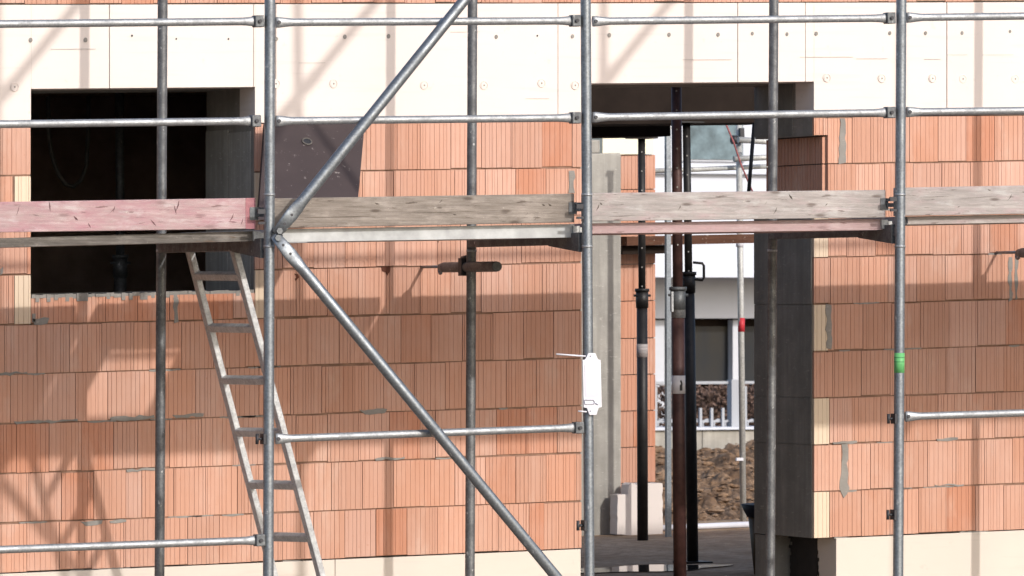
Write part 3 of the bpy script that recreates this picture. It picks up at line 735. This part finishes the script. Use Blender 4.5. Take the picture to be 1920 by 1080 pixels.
# brown formwork panel leaning on the wall behind the deck
vt_, vb_ = .12, .66
pn = [P(497,231,vt_), P(684,230,vt_), P(668,412,vb_), P(484,412,vb_)]
tp = thing('formwork_panel', 'dark brown splashed plywood panel leaning between the deck and the wall', 'panel', pn[3])
M['film_spl'] = (lambda t: t.out(t.mix(t.ramp(t.noise(t.coords(), 26, 5, .75), [(.63, 0.0), (.68, .55)]), t.mix(t.noise(t.coords(), 4, 6), (.032, .023, .023), (.062, .045, .043)), (.34, .30, .28)), 0.5, 0, 0.4))(NT('splashed_film_plywood'))
m = MB(); m.prism(pn, (0, .025, 0)); obj('plate', m, M['film_spl'], tp)
m = MB(); c = P(575, 269, vt_ + .12); n_ = (pn[1] - pn[0]).cross(pn[3] - pn[0]).normalized()
if n_.y > 0: n_ = -n_
c = pn[0] + (pn[1] - pn[0]) * .43 + (pn[3] - pn[0]) * .20
m.tube([c, c + n_ * .004], .027, 18); hl = obj('tie_hole', m, M['dark_steel'], tp)
m = MB(); m.ring(c + n_ * .004, n_, .024, .004, 18, 6); obj('hole_rim', m, M['wood_edge'], hl)

# ------------------------------------------------------------------ steel props in the doorway
def prop(xt, yt, xb, yb, v, xc_y, r_up, r_lo, mat, label, handle=0, band=None, holes=True, base=True):
    a, b = P(xb, yb, v), P(xt, yt, v); at = lambda y: a.lerp(b, (yb - y) / (yb - yt))
    t = thing('steel_prop', label, 'steel prop', a, 'adjustable steel props in the doorway')
    m = MB(); m.tube([a, at(xc_y)], r_lo, 18); lo_ = obj('outer_tube', m, M[mat], t)
    m = MB(); m.tube([at(xc_y + 5), b], r_up, 18); up = obj('inner_tube', m, M[mat], t)
    if holes:
        m = MB()
        for k in range(9):
            y = yt + 25 + k * 36
            if y > xc_y - 20: break
            c = at(y); m.tube([c + Vector((-.4 * r_up, -r_up * .90, 0)), c + Vector((-.4 * r_up, -r_up * 1.02, 0))], .0052, 8)
        obj('pin_hole', m, M['mortar'], up)
    m = MB(); c = at(xc_y); m.tube([c + Vector((0, 0, -.06)), c + Vector((0, 0, .05))], [r_lo * 1.16, r_lo * 1.16], 18); m.tube([c + Vector((0, 0, .045)), c + Vector((0, 0, .065))], r_lo * 1.35, 18)
    m.tube([c + Vector((-.06, -.01, .02)), c + Vector((.055, -.01, .02))], .008, 10)
    cl = obj('collar', m, M['galv_dark'] if mat != 'black_steel' else M['black_steel'], t)
    if handle:
        m = MB(); h = [c + Vector((.02, -.02, .02)), c + Vector((.075, -.03, .015)), c + Vector((.085, -.03, .03)), c + Vector((.085, -.03, .10)), c + Vector((.075, -.03, .115)), c + Vector((.02, -.02, .12))]
        m.tube(h, .008, 10); obj('handle', m, M['black_steel'], cl)
    if band:
        m = MB(); m.tube([at(band[1]), at(band[0])], r_lo + .0015, 18); obj('label_band', m, M['white_plastic'] if band[2] else M['wood_pale'], t)
    if base:
        m = MB(); m.hexa([a + Vector((x, y, 0)) for x, y in ((-.09,-.09),(.09,-.09),(.09,.09),(-.09,.09))] + [a + Vector((x, y, .012)) for x, y in ((-.09,-.09),(.09,-.09),(.09,.09),(-.09,.09))]); obj('base_plate', m, M[mat], t)
    m = MB(); m.hexa([b + Vector((x, y, 0)) for x, y in ((-.08,-.08),(.08,-.08),(.08,.08),(-.08,.08))] + [b + Vector((x, y, .01)) for x, y in ((-.08,-.08),(.08,-.08),(.08,.08),(-.08,.08))]); obj('head_plate', m, M[mat], t)
    return t
prop(1203, 260, 1205, 1020, -5.9, 560, .0235, .035, 'black_steel', 'black steel prop in front of the back brick pier', band=(645, 670, 0))
pB = prop(1268, 146, 1275, 1086, -.90, 560, .028, .036, 'rust', 'maroon steel prop with a white sticker, foremost in the doorway', band=(704, 738, 1))
# grey collar sleeve and the black mark on the sticker
m = MB(); c0, c1 = P(1272, 596, -.9), P(1271.5, 538, -.9); m.tube([c0, c1], .039, 18); m.bar(c0.lerp(c1, .2) + Vector((-.045, -.015, 0)), c0.lerp(c1, .85) + Vector((-.045, -.015, 0)), .012, .018, Vector((0, 1, 0))); obj('sleeve', m, M['galv_pale'], pB)
m = MB(); c = P(1271, 722, -.9) + Vector((0, -.036, 0)); m.prism([c + Vector(q) for q in ((-.006,-.002,-.03),(.010,-.002,-.03),(.010,-.002,.012),(.002,-.002,.03),(-.004,-.002,.022),(.001,-.002,.006),(-.006,-.002,0))], (0, -.0012, 0)); obj('sticker_mark', m, M['dark_steel'], pB)
prop(1287, 231, 1299, 1056, -3.25, 530, .023, .034, 'black_steel', 'black slightly leaning steel prop with a loop handle, behind the maroon prop', handle=1)
m = MB(); a, b = P(1253, 1013, -6.2), P(1252, 240, -6.2); tb = thing('timber_post', 'slim grey post just left of the maroon prop', 'post', a)
m.bar(a, b, .032, .032, Vector((0, 1, 0))); obj('shaft', m, M['galv'], tb); m = MB(); m.bar(b + Vector((-.03, 0, 0)), b + Vector((.02, 0, 0)), .04, .02); obj('head_plate', m, M['alu'], tb)
m = MB(); a, b = P(1404, 358, -1.6), P(1414, 232, -1.6); m.tube([a + (a - b) * .1, a, b], .011, 10)
tag(obj('black_rod', m, M['black_steel'], None, a), 'thin black tilted rod hanging at the top right of the doorway', 'rod')
# timber across the back opening
m = MB(); m.box(U(1164, -6.95), U(1470, -6.95), -6.85, -7.05, ZT(1300, 458, -6.95), ZT(1300, 441, -6.95)); cb = obj('timber_beam', m, M['timber_brown'], None, P(1164, 458, -6.95)); tag(cb, 'brown timber beam across the back opening, just under the deck edge', 'beam')
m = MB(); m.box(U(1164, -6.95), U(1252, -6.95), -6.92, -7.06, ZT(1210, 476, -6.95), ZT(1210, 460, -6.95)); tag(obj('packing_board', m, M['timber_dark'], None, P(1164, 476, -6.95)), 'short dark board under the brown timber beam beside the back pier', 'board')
# bin behind the right jamb
bc = P(1483, 1080, -1.75); bz = FZ + SL * bc.x; br = .285
tb = thing('waste_bin', 'dark round bin with navy rim half hidden behind the right jamb', 'bin', (bc.x, bc.y, bz))
H = P(1483, 945, -1.75).z - bz
m = MB(); m.tube([Vector((bc.x, bc.y, bz + .001)), Vector((bc.x, bc.y, bz + H * .86))], [br * .74, br * .86], 36); obj('body', m, M['bin'], tb)
m = MB(); m.tube([Vector((bc.x, bc.y, bz + H * .82)), Vector((bc.x, bc.y, bz + H * .90)), Vector((bc.x, bc.y, bz + H))], [br * .88, br * .94, br], 36); obj('rim', m, M['bin_rim'], tb)

# inside the dark room: a prop and a hanging cable
prop(224, 150, 226, 640, -2.2, 500, .024, .034, 'galv_dark', 'dim steel prop standing inside the dark window room', holes=False)
m = MB(); pts = [P(x, y, -3.2) for x, y in ((90,180),(91,250),(97,290),(108,325),(122,345),(138,350),(152,338),(162,310),(165,250),(166,180))]
m.tube(pts, .012, 8); tag(obj('hanging_cable', m, M['cable'], None, pts[0]), 'thin cable loop hanging in the dark room behind the window', 'cable')

# ------------------------------------------------------------------ behind the building: scaffold on the far side, soil bank, wall, fence, house
VS = -7.8
def tube_thing(name, label, cat, pts, r, mat, group=None):
    m = MB(); m.tube(pts, r, 14); o = obj(name, m, M[mat], None, pts[0]); return tag(o, label, cat, group)
t = thing('scaffold_pole', 'far scaffold pole with red band and white cap, seen through the doorway', 'scaffold pole', P(1393, 1012, VS))
m = MB(); m.tube([P(1394, 1012, VS), P(1384, 120, VS)], .0215, 16); obj('tube', m, M['alu'], t)
m = MB(); m.tube([P(1390, 622, VS), P(1390, 596, VS)], .0235, 16); obj('red_band', m, M['red_paint'], t)
m = MB(); m.tube([P(1387, 463, VS), P(1387, 449, VS)], .026, 16); obj('cap_sleeve', m, M['white_plastic'], t)
m = MB(); m.bar(P(1380, 861, VS + .03), P(1393, 861, VS + .03), .02, .02); obj('lug', m, M['white_plastic'], t)
m = MB(); m.tube([P(1372, 262, VS + .06), P(1382, 262, VS + .06)], .03, 12); m.bar(P(1390, 240, VS + .05), P(1391, 268, VS + .05), .03, .03); obj('coupler', m, M['dark_steel'], t)
gF = 'far side scaffold tubes'
tube_thing('scaffold_tube', 'white far scaffold tube lying along the back edge of the passage floor', 'scaffold tube', [W3(U(1226, -6.9), -6.9, FZ + .021), W3(U(1404, -6.9), -6.9, FZ + .021)], .020, 'white_plastic', gF)
tube_thing('scaffold_tube', 'dull far scaffold tube passing across the blue grey house window bottom', 'scaffold tube', [P(1200, 321, VS - .1), P(1300, 318, VS - .1), P(1480, 310, VS - .1)], .017, 'alu', gF)
tube_thing('scaffold_tube', 'short far scaffold tube behind the right back pole, middle of three', 'scaffold tube', [P(1376, 298, VS + .1), P(1480, 293, VS + .1)], .020, 'alu', gF)
tube_thing('scaffold_tube', 'far scaffold tube with open end, topmost of three beside the black rod', 'scaffold tube', [P(1384, 262, VS + .2), P(1480, 268, VS + .2)], .021, 'alu', gF)
tube_thing('rope', 'thin red rope slanting past the far scaffold pole', 'rope', [P(1358, 225, VS + .3), P(1376, 268, VS + .3), P(1390, 310, VS + .3), P(1412, 362, VS + .3)], .006, 'red_rope')

# soil bank
import mathutils.noise as mn
b = MB(); nx, ny = 150, 240
va, vb = -8.1, -19.2
for j in range(ny + 1):
    f = j / ny; v = va + (vb - va) * f
    yp = 1012 + (836 - 1012) * min(1, f * 1.02)
    for i in range(nx + 1):
        x = 1040 + 560 * i / nx; p = P(x, yp, v)
        h = .10 * mn.fractal(Vector((p.x * 2.2, p.y * 1.6, 3.1)), 1.0, 2.0, 6) + .05 * mn.fractal(Vector((p.x * 7, p.y * 4, 1)), .8, 2.0, 6) 
        b.v.append(p + Vector((0, 0, h - .02)))
for j in range(ny):
    for i in range(nx):
        k = j * (nx + 1) + i; b.idx([k, k + 1, k + nx + 2, k + nx + 1], True)
bank = tag(obj('soil_bank', b, M['dirt']), kind='structure')
# loose clods and stones
cl = MB()
for _ in range(900):
    f = random.random(); v = va + (vb - va) * f; p = P(random.uniform(1200, 1440), 1012 - 176 * min(1, f * 1.02), v)
    r = random.choice((.010, .014, .018, .024, .038)) * random.uniform(.7, 1.3); bq = len(cl.v); n = 7
    p.z += .10 * mn.fractal(Vector((p.x * 2.2, p.y * 1.6, 3.1)), 1.0, 2.0, 6)
    for (zz, rr) in ((-.5, .5), (0, 1), (.45, .75), (.8, .25)):
        for k in range(n):
            a = 2 * math.pi * k / n; q = rr * r * random.uniform(.7, 1.25); cl.v.append(p + Vector((q * math.cos(a) * 1.3, q * math.sin(a), zz * r * .65)))
    for L in range(3):
        for k in range(n): cl.idx([bq + L * n + k, bq + L * n + (k + 1) % n, bq + (L + 1) * n + (k + 1) % n, bq + (L + 1) * n + k])
    cl.idx([bq + 3 * n + k for k in range(n)])
tag(obj('soil_clods', cl, M['dirt']), 'loose brown clods scattered on the soil bank', 'soil', kind='stuff')

def ztf(x, y, v): return P(x, y, v).z
def lbox(m, x0, x1, y0, y1, v0, v1):
    """level box from photo extents at plane v0"""
    u0, u1, z0, z1 = U(x0, v0), U(x1, v0), ztf((x0 + x1) / 2, y1, v0), ztf((x0 + x1) / 2, y0, v0)
    m.hexa([(u0,-v0,z0),(u1,-v0,z0),(u1,-v1,z0),(u0,-v1,z0),(u0,-v0,z1),(u1,-v0,z1),(u1,-v1,z1),(u0,-v1,z1)]); return m
gw = thing('garden_wall', 'low pale concrete garden wall behind the soil bank', 'wall', P(1316, 850, -19.4))
for x0, x1 in ((1000, 1316), (1317.5, 1640)):
    m = MB(); lbox(m, x0, x1, 806, 870, -19.4, -19.7); obj('wall_segment', m, M['concrete'], gw)
m = MB(); lbox(m, 1000, 1640, 801, 806, -19.36, -19.75); obj('coping', m, M['white_paint'], gw)
fe = thing('garden_fence', 'white garden fence with arched pickets on the low wall', 'fence', P(1316, 801, -19.6))
for y0, y1 in ((715, 720), (788, 792)):
    m = MB(); lbox(m, 1000, 1640, y0, y1, -19.55, -19.59); obj('fence_rail', m, M['pvc'], fe)
for x in range(1186, 1470, 21):
    m = MB(); lbox(m, x, x + 4.5, 765 if 1290 < x < 1372 else 724, 800, -19.52, -19.545); obj('picket', m, M['pvc'], fe)
for x in (1215, 1372):
    m = MB(); lbox(m, x, x + 15, 712, 801, -19.5, -19.6); obj('fence_post', m, M['pvc'], fe)
m = MB()
for x in range(1192, 1460, 21):
    m.ring(P(x + 8, 796, -19.56), (0, 1, 0), .045, .010, 14, 6)
obj('scroll', m, M['pvc'], fe)
# dry hedge behind the fence
hd = MB()
for _ in range(4200):
    x = random.uniform(1180, 1460); y = random.uniform(722, 812); v = -20.3 - random.random() * .6
    p = P(x, y + 3 * math.sin(x * .3), v); r = random.uniform(.012, .032)
    d1 = Vector((random.gauss(0, 1), random.gauss(0, 1), random.gauss(0, 1))).normalized(); d2 = d1.cross(Vector((random.gauss(0, 1), random.gauss(0, 1), random.gauss(0, 1)))).normalized()
    hd.face([p + d1 * r, p + d2 * r * .6, p - d1 * r, p - d2 * r * .6])
tag(obj('hedge', hd, M['shrub'], None, P(1320, 812, -20.5)), 'dry reddish brown hedge behind the white garden fence', 'hedge')

HV = -26.5
ho = thing('white_house', 'white house with dark glazed front across the site, seen through the doorway', 'house', P(1330, 830, HV))
m = MB(); lbox(m, 900, 1800, 455 + 25, 597, HV, HV - 4); obj('wall', m, M['white_paint'], ho)
m = MB(); lbox(m, 880, 1820, -200, 520, HV + .85, HV - 3.9); obj('upper_storey', m, M['white_paint'], ho)
m = MB(); lbox(m, 900, 1800, 597.5, 860, HV - .30, HV - 4); obj('recess_wall', m, M['timber_dark'], ho)
m = MB(); lbox(m, 1000, 1700, 322, 326, HV + .93, HV + .86); obj('ledge', m, M['white_paint'], ho)
wv = HV + .852
m = MB(); lbox(m, 1278, 1398, 190, 303, wv + .03, wv + .001); wf = obj('window', m, M['grey_paint'], ho)
m = MB(); lbox(m, 1283, 1393, 190, 299, wv + .045, wv + .031); obj('pane', m, M['blind'], wf)
for x0, x1 in ((1000, 1228), (1246, 1374), (1388, 1600)):
    m = MB(); lbox(m, x0, x1, 612, 716, HV - .24, HV - .29); gf = obj('glazing', m, M['glass'], ho)
for x0, x1 in ((1224, 1246), (1374, 1388)):
    m = MB(); lbox(m, x0, x1, 600, 800, HV - .12, HV - .24); obj('glazing_frame', m, M['grey_paint'], ho)
m = MB(); lbox(m, 900, 1800, 716, 720, HV - .10, HV - .24); obj('window_sill', m, M['white_paint'], ho)
